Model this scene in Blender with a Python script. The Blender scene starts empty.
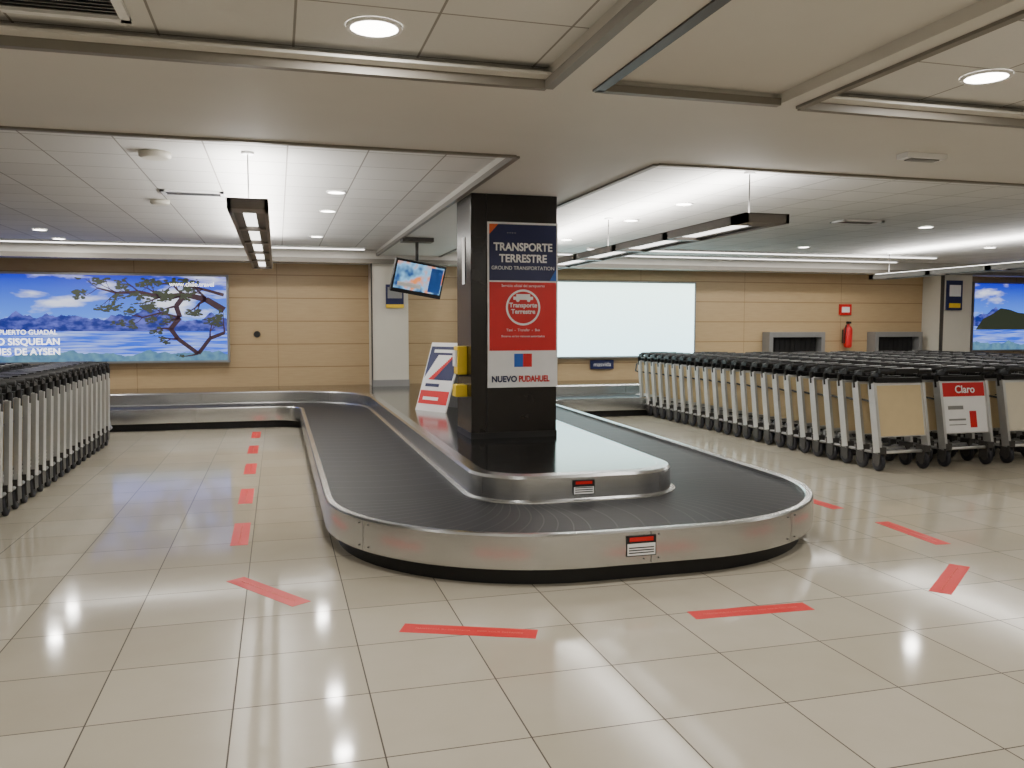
import bpy, bmesh, math, random
from mathutils import Vector, Matrix
random.seed(4)
S=bpy.context.scene
COL=S.collection
def lin(c):
    return tuple(((x/255)/12.92 if x/255<=0.04045 else ((x/255+0.055)/1.055)**2.4) for x in c)+(1,)
# ------------------------------------------------------------------ materials
def newmat(n):
    m=bpy.data.materials.new(n);m.use_nodes=True
    nt=m.node_tree;b=nt.nodes['Principled BSDF'];return m,nt,b
def pmat(n,rgb,rough=.5,metal=0,noise=.06,scale=8,spec=.5,bump=0):
    m,nt,b=newmat(n)
    c=lin(rgb)
    tc=nt.nodes.new('ShaderNodeTexCoord');nz=nt.nodes.new('ShaderNodeTexNoise')
    nz.inputs['Scale'].default_value=scale;nz.inputs['Detail'].default_value=4
    nt.links.new(tc.outputs['Object'],nz.inputs['Vector'])
    r=nt.nodes.new('ShaderNodeMix');r.data_type='RGBA'
    r.inputs['A'].default_value=tuple(x*(1-noise) for x in c[:3])+(1,)
    r.inputs['B'].default_value=tuple(min(1,x*(1+noise)) for x in c[:3])+(1,)
    nt.links.new(nz.outputs['Fac'],r.inputs['Factor'])
    nt.links.new(r.outputs['Result'],b.inputs['Base Color'])
    b.inputs['Roughness'].default_value=rough;b.inputs['Metallic'].default_value=metal
    b.inputs['Specular IOR Level'].default_value=spec
    if bump:
        bp=nt.nodes.new('ShaderNodeBump');bp.inputs['Strength'].default_value=bump;bp.inputs['Distance'].default_value=.01
        nt.links.new(nz.outputs['Fac'],bp.inputs['Height']);nt.links.new(bp.outputs['Normal'],b.inputs['Normal'])
    return m
def emat(n,rgb,st):
    m,nt,b=newmat(n);b.inputs['Base Color'].default_value=lin(rgb)
    b.inputs['Emission Color'].default_value=lin(rgb);b.inputs['Emission Strength'].default_value=st
    b.inputs['Roughness'].default_value=.6
    return m
def N(nt,t,**k):
    n=nt.nodes.new(t)
    for a,v in k.items(): setattr(n,a,v)
    return n
def math_(nt,op,a,b=None,clamp=False):
    n=N(nt,'ShaderNodeMath',operation=op,use_clamp=clamp)
    for i,v in enumerate((a,b)):
        if v is None: continue
        if isinstance(v,(int,float)): n.inputs[i].default_value=v
        else: nt.links.new(v,n.inputs[i])
    return n.outputs[0]
def mixc(nt,f,a,b):
    n=N(nt,'ShaderNodeMix',data_type='RGBA')
    for k,v in (('Factor',f),('A',a),('B',b)):
        if isinstance(v,(int,float,tuple)): n.inputs[k].default_value=v
        else: nt.links.new(v,n.inputs[k])
    return n.outputs['Result']
def grid_nodes(nt,px,py,ox,oy,w):
    tc=N(nt,'ShaderNodeTexCoord');sp=N(nt,'ShaderNodeSeparateXYZ')
    nt.links.new(tc.outputs['Object'],sp.inputs[0])
    u=math_(nt,'DIVIDE',math_(nt,'SUBTRACT',sp.outputs['X'],ox),px)
    v=math_(nt,'DIVIDE',math_(nt,'SUBTRACT',sp.outputs['Y'],oy),py)
    fu=math_(nt,'FRACT',u);fv=math_(nt,'FRACT',v)
    du=math_(nt,'MINIMUM',fu,math_(nt,'SUBTRACT',1,fu));dv=math_(nt,'MINIMUM',fv,math_(nt,'SUBTRACT',1,fv))
    du=math_(nt,'MULTIPLY',du,px);dv=math_(nt,'MULTIPLY',dv,py)
    line=math_(nt,'LESS_THAN',math_(nt,'MINIMUM',du,dv),w)
    cb=N(nt,'ShaderNodeCombineXYZ')
    nt.links.new(math_(nt,'FLOOR',u),cb.inputs[0]);nt.links.new(math_(nt,'FLOOR',v),cb.inputs[1])
    wn=N(nt,'ShaderNodeTexWhiteNoise');nt.links.new(cb.outputs[0],wn.inputs['Vector'])
    return tc,line,wn.outputs['Value']
# floor
def floor_mat():
    m,nt,b=newmat('polished_porcelain')
    tc,line,rnd=grid_nodes(nt,.567,.567,.359,.2,.0032)
    nz=N(nt,'ShaderNodeTexNoise');nz.inputs['Scale'].default_value=3.5;nz.inputs['Detail'].default_value=6
    nt.links.new(tc.outputs['Object'],nz.inputs['Vector'])
    c=mixc(nt,rnd,lin((182,175,158)),lin((196,189,173)))
    c=mixc(nt,math_(nt,'MULTIPLY',nz.outputs['Fac'],.4),c,lin((164,154,134)))
    c=mixc(nt,line,c,lin((74,67,58)))
    nt.links.new(c,b.inputs['Base Color'])
    r=math_(nt,'ADD',math_(nt,'MULTIPLY',nz.outputs['Fac'],.06),.055)
    r=math_(nt,'ADD',r,math_(nt,'MULTIPLY',line,.5));nt.links.new(r,b.inputs['Roughness'])
    b.inputs['Specular IOR Level'].default_value=.27
    bp=N(nt,'ShaderNodeBump');bp.inputs['Strength'].default_value=.25;bp.inputs['Distance'].default_value=.002
    bp.invert=True;nt.links.new(line,bp.inputs['Height']);nt.links.new(bp.outputs['Normal'],b.inputs['Normal'])
    return m
def ceil_mat():
    m,nt,b=newmat('acoustic_tiles')
    tc,line,rnd=grid_nodes(nt,.61,.61,.1,.05,.006)
    c=mixc(nt,rnd,lin((212,211,208)),lin((221,220,217)))
    nz=N(nt,'ShaderNodeTexNoise');nz.inputs['Scale'].default_value=60
    nt.links.new(tc.outputs['Object'],nz.inputs['Vector'])
    c=mixc(nt,math_(nt,'MULTIPLY',nz.outputs['Fac'],.1),c,lin((165,163,160)))
    c=mixc(nt,line,c,lin((145,142,137)))
    nt.links.new(c,b.inputs['Base Color']);b.inputs['Roughness'].default_value=.85
    return m
def wood_mat():
    m,nt,b=newmat('beige_wood_panel')
    tc=N(nt,'ShaderNodeTexCoord');mp=N(nt,'ShaderNodeMapping');mp.inputs['Scale'].default_value=(1.2,1,14)
    nt.links.new(tc.outputs['Object'],mp.inputs[0])
    nz=N(nt,'ShaderNodeTexNoise');nz.inputs['Scale'].default_value=3;nz.inputs['Detail'].default_value=6
    nt.links.new(mp.outputs[0],nz.inputs['Vector'])
    c=mixc(nt,nz.outputs['Fac'],lin((172,147,110)),lin((192,168,130)))
    sp=N(nt,'ShaderNodeSeparateXYZ');nt.links.new(tc.outputs['Object'],sp.inputs[0])
    f=math_(nt,'FRACT',math_(nt,'DIVIDE',sp.outputs['Z'],.42));g=math_(nt,'LESS_THAN',f,.04)
    fx=math_(nt,'FRACT',math_(nt,'DIVIDE',sp.outputs['X'],2.4));gx=math_(nt,'LESS_THAN',fx,.004)
    c=mixc(nt,math_(nt,'MAXIMUM',g,gx),c,lin((140,114,78)))
    nt.links.new(c,b.inputs['Base Color']);b.inputs['Roughness'].default_value=.4
    return m
def steel_mat(n,rgb,rough,sc=(1,1,60),amt=.08):
    m,nt,b=newmat(n)
    tc=N(nt,'ShaderNodeTexCoord');mp=N(nt,'ShaderNodeMapping');mp.inputs['Scale'].default_value=sc
    nt.links.new(tc.outputs['Object'],mp.inputs[0])
    nz=N(nt,'ShaderNodeTexNoise');nz.inputs['Scale'].default_value=4;nz.inputs['Detail'].default_value=5
    nt.links.new(mp.outputs[0],nz.inputs['Vector'])
    c=lin(rgb);cc=mixc(nt,nz.outputs['Fac'],tuple(x*(1-amt) for x in c[:3])+(1,),tuple(min(1,x*(1+amt)) for x in c[:3])+(1,))
    nt.links.new(cc,b.inputs['Base Color']);b.inputs['Metallic'].default_value=1
    nt.links.new(math_(nt,'ADD',math_(nt,'MULTIPLY',nz.outputs['Fac'],.03),rough),b.inputs['Roughness'])
    return m
M=dict(
 floor=floor_mat(),ceil=ceil_mat(),wood=wood_mat(),
 soff=pmat('painted_plaster',(206,203,196),.7,0,.03,3),
 trim=pmat('trim_grey',(124,119,110),.5),
 paint=pmat('white_paint',(206,202,190),.6,0,.03),
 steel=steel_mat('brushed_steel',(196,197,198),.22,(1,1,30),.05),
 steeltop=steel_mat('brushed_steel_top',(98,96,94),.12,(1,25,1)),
 cartsteel=pmat('cart_aluminium',(210,210,208),.35,.7,.05,20),
 belt=pmat('belt_rubber',(30,30,33),.55,0,.18,30,.35),
 black=pmat('black_plastic',(18,18,20),.45,0,.1),
 rubber=pmat('wheel_rubber',(30,30,38),.6,0,.1),
 skirt=pmat('black_skirt',(12,12,13),.5),
 colblk=pmat('black_laminate',(30,26,24),.25,0,.1,4,.4),
 dark=pmat('dark_frame',(62,60,58),.45),
 pend=pmat('pendant_housing',(104,98,92),.4,.2),
 grey=pmat('mid_grey',(140,140,140),.4,.3),
 seam=pmat('panel_seam',(96,94,90),.5),
 beige=pmat('cart_panel_beige',(212,192,150),.45),
 beige2=pmat('cart_panel_cream',(222,214,194),.45),
 red=pmat('sign_red',(200,22,26),.4),
 stick=pmat('sticker_red',(216,26,28),.45,0,.05,14),
 pink=pmat('sticker_print',(232,110,100),.5),
 white=pmat('print_white',(235,235,235),.45),
 navy=pmat('print_navy',(22,30,78),.4),
 blue=pmat('print_blue',(30,90,180),.4),
 orange=pmat('print_orange',(225,100,50),.4),
 yellow=pmat('yellow_plastic',(232,196,40),.4),
 lamp=emat('lamp_lens',(255,250,240),16),
 tube=emat('lamp_tube',(255,251,245),3.5),
 strip=emat('lamp_strip',(255,251,245),3),
)
def litface():
    m,nt,b=newmat('lightbox_print')
    tc=N(nt,'ShaderNodeTexCoord');sp=N(nt,'ShaderNodeSeparateXYZ');nt.links.new(tc.outputs['Object'],sp.inputs[0])
    f=math_(nt,'ADD',math_(nt,'MULTIPLY',sp.outputs['Z'],.6),.5,True)
    c=mixc(nt,f,lin((180,228,240)),lin((216,248,238)))
    nt.links.new(c,b.inputs['Emission Color']);b.inputs['Emission Strength'].default_value=3.6;b.inputs['Base Color'].default_value=lin((200,210,210))
    return m
M['lite']=litface()
# ------------------------------------------------------------------ mesh builder
class MB:
    def __init__(s): s.bm=bmesh.new();s.mats=[]
    def mi(s,m):
        m=M[m] if isinstance(m,str) else m
        if m not in s.mats: s.mats.append(m)
        return s.mats.index(m)
    def face(s,pts,m):
        f=s.bm.faces.new([s.bm.verts.new(p) for p in pts]);f.material_index=s.mi(m);return f
    def hexa(s,a,m):
        v=[s.bm.verts.new(p) for p in a];i=s.mi(m)
        for q in ((3,2,1,0),(4,5,6,7),(0,1,5,4),(1,2,6,5),(2,3,7,6),(3,0,4,7)):
            f=s.bm.faces.new([v[k] for k in q]);f.material_index=i
    def box(s,x0,x1,y0,y1,z0,z1,m):
        s.hexa([(x0,y0,z0),(x1,y0,z0),(x1,y1,z0),(x0,y1,z0),(x0,y0,z1),(x1,y0,z1),(x1,y1,z1),(x0,y1,z1)],m)
    def tube(s,pts,r,m,seg=8):
        pts=[Vector(p) for p in pts];i=s.mi(m);rings=[]
        for k,p in enumerate(pts):
            d=(pts[min(k+1,len(pts)-1)]-pts[max(k-1,0)]).normalized()
            up=Vector((0,0,1)) if abs(d.z)<.9 else Vector((1,0,0))
            a=d.cross(up).normalized();b=d.cross(a)
            rings.append([s.bm.verts.new(p+a*math.cos(t)*r+b*math.sin(t)*r) for t in [2*math.pi*j/seg for j in range(seg)]])
        for q in range(len(rings)-1):
            for j in range(seg):
                f=s.bm.faces.new((rings[q][j],rings[q][(j+1)%seg],rings[q+1][(j+1)%seg],rings[q+1][j]));f.material_index=i;f.smooth=True
        for rr in (rings[0],rings[-1]):
            f=s.bm.faces.new(rr);f.material_index=i
    def beam(s,p0,p1,w,d,m):
        p0=Vector(p0);p1=Vector(p1);dr=(p1-p0).normalized()
        n=dr.cross(Vector((1,0,0))).normalized()*d/2;x=Vector((w/2,0,0))
        s.hexa([p0-x-n,p0+x-n,p0+x+n,p0-x+n,p1-x-n,p1+x-n,p1+x+n,p1-x+n],m)
    def lathe(s,c,prof,m,seg=24,axis='Z'):
        i=s.mi(m);c=Vector(c);rings=[]
        for r,h in prof:
            ring=[]
            for j in range(seg):
                t=2*math.pi*j/seg;a,b=r*math.cos(t),r*math.sin(t)
                o={'Z':(a,b,h),'X':(h,a,b),'Y':(a,h,b)}[axis];ring.append(s.bm.verts.new(c+Vector(o)))
            rings.append(ring)
        for q in range(len(rings)-1):
            for j in range(seg):
                f=s.bm.faces.new((rings[q][j],rings[q][(j+1)%seg],rings[q+1][(j+1)%seg],rings[q+1][j]));f.material_index=i;f.smooth=True
        for rr in (rings[0],rings[-1]):
            f=s.bm.faces.new(rr);f.material_index=i
    def scale(s,sx,sy,sz):
        for v in s.bm.verts: v.co.x*=sx;v.co.y*=sy;v.co.z*=sz
    def obj(s,name,loc=(0,0,0),rot=(0,0,0),parent=None,bevel=0):
        bmesh.ops.recalc_face_normals(s.bm,faces=s.bm.faces)
        me=bpy.data.meshes.new(name);s.bm.to_mesh(me);s.bm.free()
        for m in s.mats: me.materials.append(m)
        o=bpy.data.objects.new(name,me);COL.objects.link(o);o.location=loc;o.rotation_euler=rot
        if parent: o.parent=parent
        if bevel:
            b=o.modifiers.new('bevel','BEVEL');b.width=bevel;b.segments=2;b.limit_method='ANGLE'
        return o
def empty(name,loc=(0,0,0),rot=(0,0,0)):
    o=bpy.data.objects.new(name,None);COL.objects.link(o);o.location=loc;o.rotation_euler=rot;return o
def text(body,size,loc,rot,mat,parent,name='lettering',align='CENTER',sx=1,bold=0):
    c=bpy.data.curves.new(name,'FONT');c.body=body;c.size=size;c.align_x=align;c.align_y='CENTER'
    c.extrude=.0008;c.offset=bold
    o=bpy.data.objects.new(name,c);COL.objects.link(o);o.location=loc;o.rotation_euler=rot;o.scale=(sx,1,1)
    o.data.materials.append(M[mat]);o.parent=parent;return o
FR=(math.pi/2,0,0)
# ------------------------------------------------------------------ room shell
XL,XR,YB,YW=-8,21,-4,16
SZ,CZ=2.87,2.96
b=MB();b.box(XL,XR,YB,YW,-.1,0,'floor');b.obj('floor')
b=MB();b.box(XL,XR,YB,YW,CZ,CZ+.1,'ceil');b.obj('ceiling')
b=MB();b.box(XL,XR,YW,YW+.15,0,CZ,'wood');b.obj('wall_back')
b=MB();b.box(XL-.15,XL,YB,YW+.15,0,CZ,'paint');b.obj('wall_left')
b=MB();b.box(XR,XR+.15,YB,YW+.15,0,CZ,'paint');b.obj('wall_right')
b=MB();b.box(XL,XR,YB-.15,YB,0,CZ,'paint');b.obj('wall_front')
b=MB()
b.box(XL,XR,4.34,6.15,SZ,CZ,'soff')
b.box(1.74,2.9,6.15,15.3,SZ,CZ,'soff')
b.box(XL,XR,15.3,YW,2.74,CZ,'soff')
b.box(1.40,1.68,YB,4.34,SZ,CZ,'soff')
b.box(2.80,2.95,YB,4.34,SZ,CZ,'soff')
b.box(1.68,2.80,YB,4.34,SZ+.06,CZ,'soff')
b.obj('ceiling_soffit')
b=MB();t=.035;g=.012;z0,z1=SZ-.016,SZ+.03
for (x0,x1,y0,y1) in ((XL,1.74,6.15,15.3),(2.9,XR,6.15,15.3),(XL,1.40,YB,4.34),(2.95,XR,YB,4.34)):
    if y0>0:b.box(x0,x1,y0-t,y0+g,z0,z1,'trim')
    if y1<10:
        b.box(x0,x1,y1-g,y1+t,z0,z1,'trim');b.box(x0,x1,y1-.10,y1-g,SZ+.03,SZ+.045,'soff')
    if x0>XL: b.box(x0-t,x0+g,y0,y1,z0,z1,'trim')
    if x1<XR: b.box(x1-g,x1+t,y0,y1,z0,z1,'trim')
b.box(1.66,1.72,YB,4.34,SZ-.01,SZ+.055,'dark');b.box(1.68,2.8,4.31,4.36,SZ-.01,SZ+.03,'trim')
b.obj('trim_1')
b=MB();b.box(XL,XR,15.26,15.3,2.72,2.80,'trim');b.obj('trim_2')
# ------------------------------------------------------------------ carousel
W=.54
def path():
    P=[]
    def line(a,c,n):
        a=Vector(a);c=Vector(c);d=(c-a).normalized()
        for i in range(n): P.append((a+(c-a)*i/n,d))
    def arc(c,r,a0,a1,n):
        s=1 if a1>a0 else -1
        for i in range(n):
            t=math.radians(a0+(a1-a0)*i/n);P.append((Vector((c[0]+r*math.cos(t),c[1]+r*math.sin(t))),Vector((-math.sin(t),math.cos(t)))*s))
    line((-7,14.25),(-.09,14.25),24);arc((-.09,13.3),.95,90,0,14)
    line((.86,13.3),(.86,6.3),26);arc((1.86,6.3),1.0,180,270,18)
    line((1.86,5.3),(2.60,5.3),4);arc((2.60,6.3),1.0,270,360,18)
    line((3.60,6.3),(3.84,13.3),26);arc((4.79,13.3),.95,180,90,14)
    line((4.79,14.25),(9,14.25),16);P.append((Vector((9,14.25)),Vector((1,0))))
    return P
PT=path()
def off(p,d,z):
    q,t=p;n=Vector((-t.y,t.x));r=q+n*d;return (r.x,r.y,z)
def loft(mb,pts,prof,mat,smooth=True):
    i=mb.mi(mat);rows=[[mb.bm.verts.new(off(p,d,z)) for d,z in prof] for p in pts]
    for a,c in zip(rows,rows[1:]):
        for j in range(len(prof)-1):
            f=mb.bm.faces.new((a[j],c[j],c[j+1],a[j+1]));f.material_index=i;f.smooth=smooth
car=empty('baggage_carousel')
b=MB();loft(b,PT,[(-W+.09,0),(-W+.09,.12)],'skirt');loft(b,PT,[(-W+.09,.12),(-W,.115)],'skirt');b.obj('skirt',parent=car)
b=MB()
for pr in ([(-W,.115),(-W-.004,.12)],[(-W-.004,.12),(-W-.010,.22),(-W-.004,.322)],[(-W-.004,.322),(-W+.004,.336)],[(-W+.004,.336),(-W+.045,.336)],[(-W+.045,.336),(-W+.055,.325)],[(-W+.055,.325),(-W+.055,.29)]):
    loft(b,PT,pr,'steel')
b.obj('outer_rim',parent=car)
b=MB()
for k in range(len(PT)-1):
    loft(b,[PT[k],PT[k+1]],[(-W+.045,.296),(-W+.2,.300),(0,.302),(W-.03,.300)],'belt',False)
b.obj('belt_plates',parent=car)
b=MB()
for k in range(0,len(PT)-1):
    q,t=PT[k];n=Vector((-t.y,t.x));prev=None;i=b.mi('black')
    for s in range(13):
        d=-W+.06+(2*W-.10)*s/12;sag=.10*math.sin(math.pi*s/12)
        p=q+n*d+t*sag;a=b.bm.verts.new((p.x,p.y,.3035));c=b.bm.verts.new((p.x+t.x*.008,p.y+t.y*.008,.3035))
        if prev:
            f=b.bm.faces.new((prev[0],a,c,prev[1]));f.material_index=i
        prev=(a,c)
b.obj('plate_edges',parent=car)
b=MB()
for pr in ([(W-.05,.285),(W-.045,.31)],[(W-.045,.31),(W-.01,.32)],[(W-.01,.32),(W-.002,.475)],[(W-.002,.475),(W+.012,.495)],[(W+.012,.495),(W+.10,.5)]):
    loft(b,PT,pr,'steel')
b.obj('island_rim',parent=car)
b=MB()
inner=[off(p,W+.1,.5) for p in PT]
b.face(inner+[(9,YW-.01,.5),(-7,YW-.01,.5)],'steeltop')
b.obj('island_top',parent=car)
b=MB()
for k in (30,44,58,70,84,92,100,112,130,4,12,20,150):
    if k+1>=len(PT): continue
    q,t=PT[k];n=Vector((-t.y,t.x))
    for d,za,zb in ((-W-.0115,.122,.322),(W-.012,.33,.475)):
        p=q+n*d;a=p-t*.002;c=p+t*.002
        b.face([(a.x,a.y,za),(c.x,c.y,za),(c.x,c.y,zb),(a.x,a.y,zb)],'seam')
    for dd in (-.05,.05):
        for zz in (.15,.3):
            p=q+n*(-W-.006)+t*dd
            b.lathe((p.x,p.y,zz),[(.006,-.004),(.006,.002)],'seam',8,'Y')
b.obj('rim_joints',parent=car)
def label(x,y,z,w,h,rot=0):
    e=MB();e.box(-w/2,w/2,-.004,0,-h/2,h/2,'black');e.box(-w/2+.006,w/2-.006,-.005,-.004,-h/2+.006,h/2-.05,'white')
    e.box(-w/2+.02,w/2-.02,-.006,-.004,h*.22,h*.42,'red')
    for k in range(3):
        zz=-h/2+.018+k*.016;e.box(-w/2+.015,w/2-.015,-.0056,-.005,zz,zz+.007,'black')
    e.obj('warning_label',(x,y,z),(0,0,rot),car)
label(2.16,5.3-W-.010,.235,.2,.13);label(2.18,5.3+W-.012,.40,.17,.11)
# ------------------------------------------------------------------ main column
colm=empty('column_black')
b=MB();b.box(1.80,2.67,7.93,8.58,.5,SZ,'colblk');b.obj('shaft',parent=colm,bevel=.008)
b=MB();b.box(1.795,2.675,7.925,8.585,.5,.56,'skirt');b.obj('plinth',parent=colm)
b=MB()
b.box(1.951,1.959,7.926,7.93,.56,SZ,'skirt')
b.obj('seam',parent=colm)
text('1',.62,(1.794,8.24,2.22),(math.pi/2,0,-math.pi/2),'white',colm,name='carousel_number',sx=1.2,bold=.02)
po=empty('transport_poster',(2.315,7.925,1.80))
b=MB();b.box(-.355,.355,-.02,0,-.80,.80,'white');b.obj('board',parent=po)
b=MB();b.box(-.34,.34,-.023,-.02,.24,.78,'navy')
b.face([(-.34,-.0235,.78),(-.34,-.0235,.68),(-.25,-.0235,.78)],'orange')
b.face([(.34,-.0235,.24),(.34,-.0235,.36),(.27,-.0235,.24)],'blue');b.obj('header',parent=po)
b=MB();b.box(-.34,.34,-.023,-.02,-.44,.225,'red')
b.obj('red_panel',parent=po)
b=MB()
cx,cz=0,-.02
i=b.mi('white');ri=[]
for j in range(40):
    t=2*math.pi*j/40;ri.append((b.bm.verts.new((cx+.175*math.cos(t),-.025,cz+.175*math.sin(t))),b.bm.verts.new((cx+.155*math.cos(t),-.025,cz+.155*math.sin(t)))))
for j in range(40):
    f=b.bm.faces.new((ri[j][0],ri[(j+1)%40][0],ri[(j+1)%40][1],ri[j][1]));f.material_index=i
b.box(-.10,.10,-.0255,-.024,.055,.085,'white');b.box(-.07,.07,-.0255,-.024,.085,.11,'white')
b.lathe((-.055,-.0258,.052),[(.018,-.001),(.018,.001)],'white',12,'Y');b.lathe((.055,-.0258,.052),[(.018,-.001),(.018,.001)],'white',12,'Y')
b.obj('logo_ring',parent=po)
text('Transporte\nTerrestre',.062,(0,-.026,-.03),FR,'white',po,bold=.0015)
text('TRANSPORTE',.105,(0,-.025,.56),FR,'white',po,sx=.92,bold=.003)
text('TERRESTRE',.105,(0,-.025,.45),FR,'white',po,sx=.92,bold=.003)
text('GROUND TRANSPORTATION',.05,(0,-.025,.36),FR,'white',po,sx=.95)
text('Servicio oficial del aeropuerto',.036,(0,-.025,.19),FR,'white',po)
text('Taxi  -  Transfer  -  Bus',.036,(0,-.025,-.24),FR,'white',po)
text('Reserve en los mesones autorizados',.03,(0,-.025,-.30),FR,'white',po)
text('. . . .',.05,(-.12,-.025,.71),FR,'white',po)
b=MB();b.box(-.09,0,-.023,-.02,-.60,-.47,'blue');b.box(0,.09,-.023,-.02,-.60,-.47,'red');b.obj('government_logo',parent=po)
text('NUEVO',.082,(-.32,-.025,-.72),FR,'navy',po,align='LEFT',sx=.92,bold=.003)
text('PUDAHUEL',.082,(-.045,-.025,-.72),FR,'red',po,align='LEFT',sx=.76,bold=.003)
e=empty('yellow_dispenser',(1.80,8.2,0))
b=MB();b.box(-.10,0,-.10,.08,1.12,1.40,'yellow');b.obj('body',parent=e,bevel=.012)
b=MB();b.box(-.115,-.10,-.08,.06,1.2,1.36,'white');b.box(-.08,0,-.09,.07,1.10,1.12,'black');b.obj('front_plate',parent=e)
b=MB();b.box(-.12,0,-.10,.06,.90,1.02,'yellow');b.obj('tray',parent=e,bevel=.008)
# ------------------------------------------------------------------ pale pillars
def pillar(x0,x1,y0,y1,z0):
    b=MB();b.box(x0,x1,y0,y1,z0,2.74,'paint');b.box(x0-.02,x0+.0,y0-.01,y0+.08,z0,2.74,'dark');b.box(x0-.01,x1+.01,y0-.012,y0,z0,z0+.12,'grey')
    return b.obj('pillar_white')
pillar(1.66,2.31,15.35,15.99,.5)
pillar(14.15,14.9,15.35,15.99,0)
b=MB();b.box(14.2,14.6,15.30,15.35,1.95,2.6,'navy');b.box(14.25,14.55,15.295,15.30,2.25,2.5,'white');b.box(14.25,14.55,15.295,15.30,2.0,2.1,'yellow');b.obj('information_sign')
b=MB();b.box(1.9,2.22,15.30,15.35,1.95,2.35,'navy');b.box(1.93,2.19,15.295,15.30,2.1,2.3,'grey');b.box(1.9,2.22,15.29,15.30,1.93,1.99,'yellow');b.obj('wall_notice')
# ------------------------------------------------------------------ TV
tv=empty('hanging_monitor',(1.97,12.1,2.29),(math.radians(12),math.radians(9),math.radians(8)))
b=MB();b.box(-.38,.38,-.03,.05,-.25,.23,'black');b.obj('casing',parent=tv,bevel=.01)
def screen_mat():
    m,nt,bb=newmat('tv_picture')
    tc=N(nt,'ShaderNodeTexCoord');nz=N(nt,'ShaderNodeTexNoise');nz.inputs['Scale'].default_value=5
    nt.links.new(tc.outputs['Object'],nz.inputs['Vector'])
    cr=N(nt,'ShaderNodeValToRGB');e=cr.color_ramp
    e.elements[0].position=.36;e.elements[0].color=lin((30,70,130));e.elements[1].position=.62;e.elements[1].color=lin((235,140,80))
    x=e.elements.new(.5);x.color=lin((130,190,230))
    nt.links.new(nz.outputs['Fac'],cr.inputs[0]);nt.links.new(cr.outputs[0],bb.inputs['Emission Color'])
    bb.inputs['Emission Strength'].default_value=1.3;bb.inputs['Base Color'].default_value=(0,0,0,1);return m
b=MB();b.box(-.35,.35,-.034,-.03,-.19,.20,screen_mat());b.box(-.30,.05,-.036,-.034,-.15,-.09,'white');b.box(.16,.34,-.036,-.034,-.17,.18,'blue');b.obj('screen',parent=tv)
b=MB();b.tube([(1.97,12.2,2.45),(1.97,12.2,SZ)],.025,'dark');b.box(1.75,2.2,12.1,12.35,SZ-.06,SZ,'dark');b.box(1.85,2.1,12.13,12.27,2.25,2.45,'dark');o=b.obj('mount');o.parent=tv;o.matrix_parent_inverse=(Matrix.Translation(tv.location)@tv.rotation_euler.to_matrix().to_4x4()).inverted()
# ------------------------------------------------------------------ A-frame poster on the island
af=empty('a_frame_poster',(1.88,10.7,.5),(0,0,math.radians(-60)))
lean=.30
def slab(b,x0,x1,z0,z1,o0,o1,m):
    y0=lean*z0/.88;y1=lean*z1/.88
    b.hexa([(x0,y0-o1,z0),(x1,y0-o1,z0),(x1,y0-o0,z0),(x0,y0-o0,z0),(x0,y1-o1,z1),(x1,y1-o1,z1),(x1,y1-o0,z1),(x0,y1-o0,z1)],m)
b=MB();slab(b,-.3,.3,0,.88,-.02,0,'white')
slab(b,-.28,.28,.40,.83,0,.004,'navy');slab(b,-.28,.28,.09,.26,0,.004,'red')
for k in range(16):
    z=.40+k*.02;slab(b,-.28+k*.012,-.18+k*.024,z,z+.02,.004,.007,'white');slab(b,-.18+k*.024,-.08+k*.020,z,z+.02,.004,.007,'red')
slab(b,-.2,.2,.75,.79,.004,.007,'white');slab(b,-.2,.1,.14,.18,.004,.007,'white');slab(b,-.22,.05,.31,.35,0,.004,'navy')
b.obj('front_board',parent=af)
b=MB();b.hexa([(-.3,.56,.0),(.3,.56,.0),(.3,.58,.0),(-.3,.58,.0),(-.3,lean+.02,.86),(.3,lean+.02,.86),(.3,lean+.04,.86),(-.3,lean+.04,.86)],'grey');b.obj('rear_board',parent=af)
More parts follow.
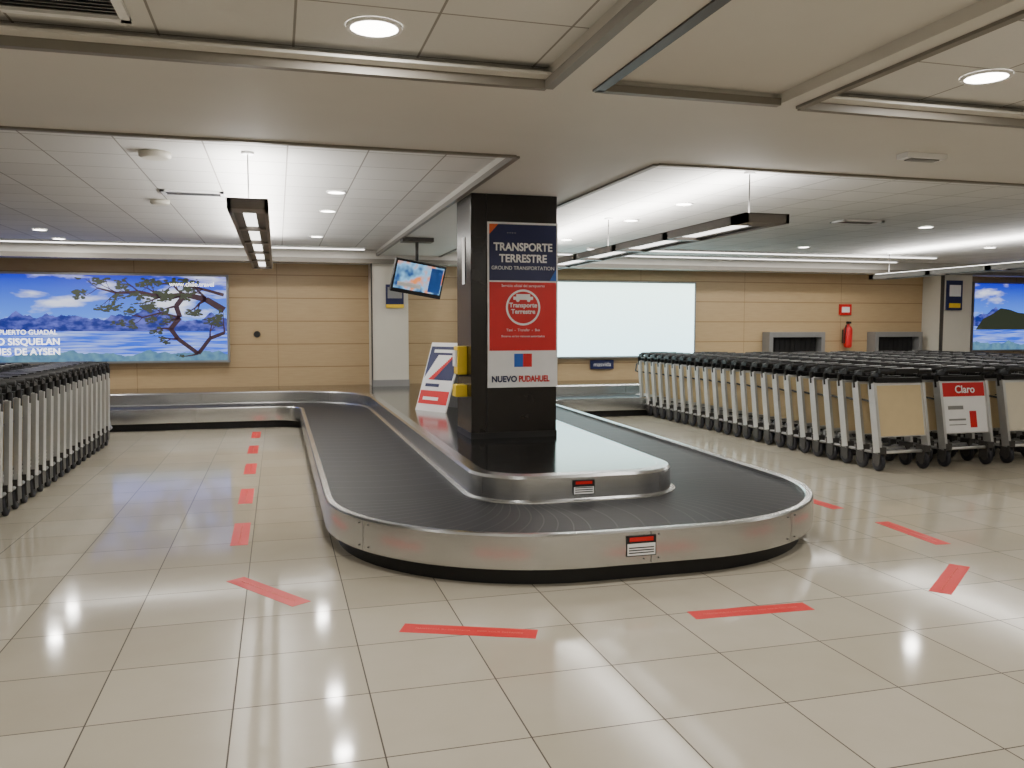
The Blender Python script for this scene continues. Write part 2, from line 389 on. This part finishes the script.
# ------------------------------------------------------------------ billboards
def landscape():
    m,nt,bb=newmat('lake_photo')
    tc=N(nt,'ShaderNodeTexCoord');sp=N(nt,'ShaderNodeSeparateXYZ');nt.links.new(tc.outputs['Object'],sp.inputs[0])
    X,Z=sp.outputs['X'],sp.outputs['Z']
    def noise(sc,scale,det=5,off=0):
        mp=N(nt,'ShaderNodeMapping');mp.inputs['Scale'].default_value=sc;mp.inputs['Location'].default_value=(off,0,0);nt.links.new(tc.outputs['Object'],mp.inputs[0])
        n=N(nt,'ShaderNodeTexNoise');n.inputs['Scale'].default_value=scale;n.inputs['Detail'].default_value=det;nt.links.new(mp.outputs[0],n.inputs['Vector']);return n.outputs['Fac']
    zz=math_(nt,'ADD',math_(nt,'MULTIPLY',Z,.66),.5,True)
    sky=N(nt,'ShaderNodeValToRGB');e=sky.color_ramp;e.elements[0].position=.45;e.elements[0].color=lin((80,140,250));e.elements[1].position=1;e.elements[1].color=lin((10,24,190))
    nt.links.new(zz,sky.inputs[0])
    cl=noise((.5,1,1.8),2.2,8,3);cm=N(nt,'ShaderNodeMapRange');cm.inputs[1].default_value=.5;cm.inputs[2].default_value=.68;nt.links.new(cl,cm.inputs[0])
    c=mixc(nt,cm.outputs[0],sky.outputs[0],lin((235,240,255)))
    h1=math_(nt,'ADD',math_(nt,'MULTIPLY',noise((1,0,0),1.3,7),1.1),-.50)
    mn=noise((1.5,1,3),4,8);mr=N(nt,'ShaderNodeMapRange');mr.inputs[1].default_value=.4;mr.inputs[2].default_value=.65;nt.links.new(mn,mr.inputs[0])
    c=mixc(nt,math_(nt,'LESS_THAN',Z,h1),c,mixc(nt,mr.outputs[0],lin((20,36,120)),lin((90,96,190))))
    lk=noise((.6,1,10),3,6);lr=N(nt,'ShaderNodeMapRange');lr.inputs[1].default_value=.38;lr.inputs[2].default_value=.75;nt.links.new(lk,lr.inputs[0])
    lake=mixc(nt,lr.outputs[0],lin((30,84,225)),lin((170,195,255)))
    c=mixc(nt,math_(nt,'LESS_THAN',Z,-.22),c,lake)
    h2=math_(nt,'ADD',math_(nt,'MULTIPLY',noise((1,0,0),2.2,6,4),.4),-.80)
    c=mixc(nt,math_(nt,'LESS_THAN',Z,h2),c,mixc(nt,noise((1,1,1),9),lin((10,50,120)),lin((110,160,170))))
    nt.links.new(c,bb.inputs['Emission Color']);bb.inputs['Emission Strength'].default_value=1.5;bb.inputs['Base Color'].default_value=(0,0,0,1)
    return m
M['land']=landscape();M['tree']=emat('tree_print',(58,38,48),.5);M['wtxt']=emat('lit_lettering',(255,255,255),2.2)
M['leaf']=emat('leaf_print',(54,60,46),.7)
def billboard(x0,x1,z0,z1,kind):
    e=empty('billboard',((x0+x1)/2,YW,(z0+z1)/2));w=(x1-x0)/2;h=(z1-z0)/2
    b=MB();b.box(-w-.04,w+.04,-.12,0,-h-.04,h+.04,'grey');b.obj('frame',parent=e)
    b=MB();b.box(-w,w,-.124,-.12,-h,h,kind);b.obj('lit_face',parent=e)
    return e
bl=billboard(-5.75,-.87,.99,2.47,'land')
b=MB()
def seg(p,q,w0,w1):
    d=Vector((q[0]-p[0],q[1]-p[1])).normalized();nx,ny=-d.y,d.x
    b.face([(p[0]-nx*w0,-.126,p[1]-ny*w0),(p[0]+nx*w0,-.126,p[1]+ny*w0),(q[0]+nx*w1,-.126,q[1]+ny*w1),(q[0]-nx*w1,-.126,q[1]-ny*w1)],'tree')
def branch(p,ang,L,wd,dep):
    q=(p[0]+L*math.cos(ang),p[1]+L*math.sin(ang))
    if abs(q[0])>2.40 or q[1]>.70 or q[1]<-.7: return
    seg(p,q,wd,wd*.7)
    if dep<=1:
        for _ in range(3):
            r=random.uniform(.012,.028);cx=q[0]+random.uniform(-.08,.08);cy=q[1]+random.uniform(-.02,.03)
            if cy<.70 and abs(cx)<2.36:
                n=6;b.face([(cx+r*2.0*random.uniform(.6,1)*math.cos(2*math.pi*k/n),-.1265-random.random()*.0006,cy+r*random.uniform(.6,1)*math.sin(2*math.pi*k/n)) for k in range(n)],'leaf')
    if dep>0:
        branch(q,ang+random.uniform(-.3,.3),L*.85,wd*.7,dep-1)
        branch(q,ang+random.choice((-1,1))*random.uniform(.4,.8),L*.7,wd*.5,dep-1)
random.seed(21)
def limb(pts,w0,w1,dirs,dep,L):
    n=len(pts)-1
    for i in range(n):
        a=w0+(w1-w0)*i/n;c=w0+(w1-w0)*(i+1)/n;seg(pts[i],pts[i+1],a,c)
        for dd in dirs: branch(pts[i+1],dd+random.uniform(-.25,.25),L,c*.55,dep)
limb([(2.40,.15),(2.10,.34),(1.75,.42),(1.35,.38),(1.0,.46),(.65,.44),(.35,.52)],.06,.014,(2.4,3.7),3,.13)
limb([(2.40,.42),(2.05,.52),(1.6,.60),(1.2,.62)],.03,.010,(2.9,3.8),3,.12)
limb([(1.75,.42),(1.60,.22),(1.66,.02),(1.50,-.18),(1.62,-.36),(1.95,-.62)],.045,.035,(3.3,),2,.12)
limb([(1.66,.02),(1.35,.10),(1.05,.02),(.8,.08)],.022,.008,(2.5,3.9),2,.10)
limb([(1.95,-.62),(2.15,-.35),(2.40,-.25)],.035,.03,(1.6,),3,.12)
b.obj('tree_print',parent=bl)
text('PUERTO GUADAL',.11,(-.30,-.127,-.24),FR,'wtxt',bl,align='RIGHT')
text('LAGO SISQUELAN',.155,(-.26,-.127,-.40),FR,'wtxt',bl,align='RIGHT',bold=.002)
text('BOSQUES DE AYSEN',.155,(-.26,-.127,-.57),FR,'wtxt',bl,align='RIGHT',bold=.002)
text('www.chile.travel',.11,(1.5,-.128,.60),FR,'wtxt',bl,align='LEFT')
billboard(3.45,8.36,.99,2.47,'lite')
br=billboard(15.5,20.4,1.05,2.58,'land')
b=MB();b.face([(-2.4,-.126,-.3),(-2.2,-.126,-.05),(-1.9,-.126,.08),(-1.7,-.126,.2),(-1.45,-.126,.17),(-1.2,-.126,.1),(-.8,-.126,.06),(-.4,-.126,.0),(.2,-.126,-.3)],'leaf');b.obj('island_print',parent=br)
e=empty('bank_sign',(6.35,YW,.82));b=MB();b.box(-.25,.25,-.05,0,-.09,.09,'navy');b.obj('plate',parent=e);text('masvida',.12,(0,-.052,0),FR,'white',e)
b=MB();b.box(11.95,12.25,15.96,16,1.84,2.08,'red');b.box(12.0,12.2,15.955,15.96,1.9,2.02,'white');b.obj('extinguisher_sign')
fe=empty('fire_extinguisher',(12.1,15.86,1.12))
b=MB();b.lathe((0,0,0),[(.05,0),(.085,.03),(.09,.06),(.09,.40),(.07,.46),(.03,.49),(.03,.53)],'red');b.obj('cylinder',parent=fe)
b=MB();b.box(-.04,.04,-.05,.02,.53,.58,'black');b.tube([(0,-.05,.55),(-.1,-.06,.5),(-.12,-.05,.3),(-.11,-.03,.1)],.012,'black');b.box(-.06,.06,.07,.13,.1,.4,'dark');b.obj('valve_hose',parent=fe)
b=MB();b.lathe((-.36,15.97,1.45),[(.05,-.03),(.06,0.02)],'black',16,'Y');b.obj('wall_thermostat')
for x0,x1 in ((10.05,11.42),(12.7,13.95)):
    e=empty('baggage_chute');b=MB()
    for bx in ((x0,x1,1.36,1.47),(x0,x0+.09,.4,1.36),(x1-.09,x1,.4,1.36)):b.box(bx[0],bx[1],15.72,15.995,bx[2],bx[3],'grey')
    b.obj('steel_surround',parent=e)
    b=MB();b.box(x0+.09,x1-.09,15.93,15.99,.5,1.36,'skirt')
    k=x0+.1
    while k<x1-.16:
        b.box(k,k+.11,15.86,15.87,.5,1.34,'black');k+=.125
    b.box(x0+.09,x1-.09,15.72,15.95,.40,.5,'belt');b.obj('rubber_curtain',parent=e)
    b=MB();b.box(x0,x1,15.5,15.99,0,.4,'steel');b.obj('conveyor_bed',parent=e)
# ------------------------------------------------------------------ lamps
def area(name,loc,e,sx,sy,parent=None,up=False,col=(1,.955,.89),shape='RECTANGLE'):
    L=bpy.data.lights.new(name,'AREA');L.shape=shape;L.size=sx
    if shape=='RECTANGLE': L.size_y=sy
    L.energy=e;L.color=col
    o=bpy.data.objects.new(name,L);COL.objects.link(o);o.location=loc
    if up:o.rotation_euler=(math.pi,0,0)
    if parent:o.parent=parent
    return o
def downlight(x,y,r=.1,pw=26,z=CZ):
    e=empty('ceiling_downlight',(x,y,z));b=MB()
    n=28;i=b.mi('white');rg=[]
    for j in range(n):
        t=2*math.pi*j/n;c,s=math.cos(t),math.sin(t)
        rg.append([b.bm.verts.new((c*a,s*a,h)) for a,h in ((r*1.18,-.001),(r*1.15,-.014),(r*.98,-.012))])
    for j in range(n):
        for k in (0,1):
            f=b.bm.faces.new((rg[j][k],rg[(j+1)%n][k],rg[(j+1)%n][k+1],rg[j][k+1]));f.material_index=i
    b.obj('ring',parent=e)
    b=MB();b.lathe((0,0,0),[(r*.99,-.010),(r*.99,-.002)],'lamp',28);b.obj('lens',parent=e)
    area('bulb',(0,0,-.03),pw,r*1.9,0,e,shape='DISK')
for x,y in ((.6,8.8),(.6,10.25),(.6,13.2),(-3.2,13.3),(-3.25,14.6),(4.38,8.6),(4.4,10.1),(4.4,12.6),(8.6,9.7),(8.75,12.7),(11.9,11.9),(-3.2,9.0),(12.5,8.2),(15.5,12.5)):
    downlight(x,y,.085,20)
for x,y in ((.45,3.95),(3.75,3.82),(-3.2,3.6),(7.6,3.9),(.48,.6),(3.9,.6),(-3.2,.2),(7.6,.4),(.48,-2.6),(4,-2.6),(12,3.5)):  # downlights out of view around the camera are added to light the near end
    downlight(x,y,.11,37)
def pendant(xc,y0,y1,w,z):
    e=empty('pendant_linear_lamp',(xc,0,z));h=w/2;b=MB()
    b.box(-h,-h+.03,y0,y1,-.02,.06,'pend');b.box(h-.03,h,y0,y1,-.02,.06,'pend')
    b.box(-h,h,y0,y0+.25,-.02,.06,'pend');b.box(-h,h,y1-.12,y1,-.02,.06,'pend');b.box(-h,h,y0,y1,.05,.058,'pend')
    n=5;L=(y1-y0-.4)/n
    for k in range(1,n):b.box(-h,h,y0+.25+k*L-.12,y0+.25+k*L+.0,-.02,.05,'pend')
    b.box(-h+.03,-h+.10,y0+.1,y1,0,.05,'dark');b.box(h-.10,h-.03,y0+.1,y1,0,.05,'dark')
    b.obj('housing',parent=e)
    b=MB();b.box(-h+.10,h-.10,y0+.25,y1-.12,.01,.045,'tube');b.obj('diffuser',parent=e)
    b=MB();b.box(-h+.06,h-.06,y0+.15,y1-.1,.065,.075,'strip');b.obj('uplight_diffuser',parent=e)
    b=MB()
    for yy in (y0+.3,(y0+y1)/2,y1-.3):b.tube([(0,yy,.07),(0,yy,CZ-z)],.006,'dark',6);b.lathe((0,yy,CZ-z-.02),[(.05,0),(.05,.02)],'white',12)
    b.obj('suspension',parent=e)
    area('uplight',(0,(y0+y1)/2,.10),180,w*.6,y1-y0-.4,e,up=True,col=(1,.97,.93))
pendant(-.2,6.7,13.6,.30,2.5)
pendant(4.05,6.4,13.6,.42,2.5)
pendant(11.0,6.8,13.6,.40,2.5)
def striplamp(x0,x1,y):
    e=empty('linear_ceiling_lamp',((x0+x1)/2,y,CZ));w=(x1-x0)/2
    b=MB();b.box(-w,w,-.06,.06,-.03,0,'white');b.obj('housing',parent=e)
    b=MB();b.box(-w+.02,w-.02,-.045,.045,-.042,-.03,'tube');b.obj('diffuser',parent=e)
    area('tube_light',(0,0,-.05),13*w,2*w,.08,e)
striplamp(-7.5,1.5,14.9);striplamp(3.2,12.5,14.9)
striplamp(5.2,12.5,13.8)
def disc(name,x,y,z,r):
    b=MB();b.lathe((x,y,z),[(r*.8,-.05),(r,-.035),(r,0)],'paint',24);b.obj(name)
disc('smoke_detector',-.9,7.2,CZ,.12);disc('smoke_detector',5.6,9.6,CZ,.06);disc('smoke_detector',8.2,7.0,CZ,.12)
disc('ceiling_speaker',-1.2,9.9,CZ,.1)
b=MB();b.box(4.45,4.80,5.22,5.34,SZ-.04,SZ,'white');b.box(4.5,4.75,5.24,5.32,SZ-.05,SZ-.04,'grey');b.obj('emergency_light',bevel=.01)
def vent(x0,x1,y0,y1):
    b=MB();z=CZ
    b.box(x0,x1,y0,y0+.04,z-.02,z,'white');b.box(x0,x1,y1-.04,y1,z-.02,z,'white');b.box(x0,x0+.04,y0,y1,z-.02,z,'white');b.box(x1-.04,x1,y0,y1,z-.02,z,'white')
    b.box(x0+.04,x1-.04,y0+.04,y1-.04,z-.004,z-.001,'dark');k=y0+.06
    while k<y1-.05:
        b.hexa([(x0+.04,k,z-.018),(x1-.04,k,z-.018),(x1-.04,k+.008,z-.018),(x0+.04,k+.008,z-.018),(x0+.04,k+.02,z-.005),(x1-.04,k+.02,z-.005),(x1-.04,k+.028,z-.005),(x0+.04,k+.028,z-.005)],'grey');k+=.04
    b.obj('ceiling_vent')
vent(-1.15,-.6,3.72,4.15);vent(-1.1,-.5,9.1,9.4);vent(7.0,7.6,9.3,9.6)
# ------------------------------------------------------------------ floor stickers
def sticker(x,y,ang,L=.72,w=.125):
    b=MB();b.box(-L/2,L/2,-w/2,w/2,0,.0015,'stick')
    o=b.obj('floor_sticker',(x,y,0),(0,0,math.radians(ang)))
    text('MANTENGA SU DISTANCIA  -  KEEP YOUR DISTANCE',.024,(0,0,.0016),(0,0,0),'pink',o)
for a in ((-.33,12.85,90),(-.33,11.33,90),(-.32,9.8,90),(-.31,8.22,90),(-.30,6.72,90),(-.09,5.2,-57),(.94,4.22,-23),(2.54,4.1,-3),(4.70,6.6,92),(4.71,5.36,86),(4.09,4.30,38)):
    sticker(*a)
# ------------------------------------------------------------------ luggage carts
def cart_mesh(b,panel='beige'):
    for s in (-1,1):
        x=s*.275
        b.beam((x,0,.2),(x,.13,.92),.03,.10,'cartsteel')
        b.tube([(x,.13,.86),(x,.15,.98),(x,.10,1.03),(x,.02,1.05)],.024,'black',6)
        b.box(x-.02,x+.02,.0,.13,1.0,1.05,'black')
        b.tube([(x,-.02,.20),(s*.25,.4,.19),(s*.17,.84,.17),(s*.15,.87,.30)],.017,'grey',6)
        b.tube([(s*.25,.10,.72),(s*.24,.40,.74),(s*.2,.46,.86)],.012,'black',6)
        b.lathe((s*.25-.018,.02,.095),[(.07,0),(.093,.006),(.093,.03),(.07,.036)],'rubber',14,'X')
        b.lathe((s*.25-.022,.02,.095),[(.045,0),(.045,.044)],'dark',10,'X')
        b.box(s*.25-.032,s*.25-.022,-.04,.08,.08,.24,'dark');b.box(s*.25+.022,s*.25+.032,-.04,.08,.08,.24,'dark');b.box(s*.25-.035,s*.25+.035,-.05,.09,.19,.26,'dark')
        b.lathe((s*.15-.015,.78,.075),[(.055,0),(.073,.005),(.073,.025),(.055,.03)],'rubber',12,'X')
        b.box(s*.15-.024,s*.15+.024,.74,.82,.12,.17,'dark')
    b.tube([(-.29,.0,1.055),(.29,.0,1.055)],.026,'black',8)
    b.box(-.13,.13,-.04,.06,1.03,1.085,'black')
    b.box(-.25,.25,.10,.20,.93,.98,'black')
    b.tube([(-.275,.13,.92),(.275,.13,.92)],.015,'cartsteel',6)
    b.tube([(-.275,.0,.2),(.275,.0,.2)],.018,'cartsteel',6)
    b.tube([(-.15,.87,.30),(.15,.87,.30)],.014,'cartsteel',6)
    for yy in (.25,.5,.72):b.tube([(-.24+yy*.08,yy,.19),(.24-yy*.08,yy,.19)],.01,'grey',6)
    for xx in (-.1,0,.1):b.tube([(xx,.0,.195),(xx*.8,.85,.18)],.008,'grey',6)
    b.tube([(-.2,.46,.86),(.2,.46,.86)],.012,'black',6)
    for xx in (-.15,-.05,.05,.15):b.tube([(xx,.12,.76),(xx,.40,.74),(xx,.46,.86)],.006,'black',5)
    def yz(z):return .13*(z-.16)/.76-.03
    def pan(x0,x1,z0,z1,o,m):
        b.hexa([(x0,yz(z0)-o,z0),(x1,yz(z0)-o,z0),(x1,yz(z0)+.012,z0),(x0,yz(z0)+.012,z0),(x0,yz(z1)-o,z1),(x1,yz(z1)-o,z1),(x1,yz(z1)+.012,z1),(x0,yz(z1)+.012,z1)],m)
    pan(-.265,.265,.36,.92,0,'cartsteel')
    if panel=='claro':
        pan(-.25,.25,.76,.91,.003,'red');pan(-.25,.25,.37,.76,.003,'white');pan(.05,.13,.42,.60,.005,'red');pan(-.2,-.02,.62,.66,.005,'grey');pan(-.2,.0,.5,.52,.005,'grey');pan(-.2,.0,.45,.46,.005,'grey')
    else:
        pan(-.25,.25,.37,.90,.003,panel)
    b.scale(1.17,1,1.045)
me_b=MB();cart_mesh(me_b);me_row=None
def cart_row(x,y0,n,end='beige'):
    global me_row
    b=MB();cart_mesh(b,end);o=b.obj('luggage_cart',(x,y0,0))
    if end=='claro': text('Claro',.12,(0,.060,.873),(math.radians(80),0,0),'white',o,bold=.002)
    if me_row is None:
        o=me_b.obj('luggage_cart_row',(x,y0+.27,0));me_row=o.data
    else:
        o=bpy.data.objects.new('luggage_cart_row',me_row);COL.objects.link(o);o.location=(x,y0+.27,0)
    a=o.modifiers.new('nesting','ARRAY');a.use_relative_offset=False;a.use_constant_offset=True;a.constant_offset_displace=(0,.27,0);a.count=n
cart_row(6.66,7.75,23,'beige')
cart_row(7.58,7.8,22,'claro')
cart_row(8.47,7.8,21,'beige2')
for i in range(4): cart_row(9.34+.86*i,7.9+.1*(i%2),20,'beige')
for i in range(4): cart_row(-2.53-.86*i,4.9,27-i,'beige')
# ------------------------------------------------------------------ camera / world
cam=bpy.data.cameras.new('camera');co=bpy.data.objects.new('camera',cam);COL.objects.link(co)
co.location=(0,0,1.6);co.rotation_euler=(math.radians(90-3.95),0,math.radians(-15.57));cam.lens=840/1024*36;cam.sensor_width=36
S.camera=co
w=bpy.data.worlds.new('world');S.world=w;w.use_nodes=True;w.node_tree.nodes['Background'].inputs[0].default_value=(.9,.93,1,1);w.node_tree.nodes['Background'].inputs[1].default_value=.2
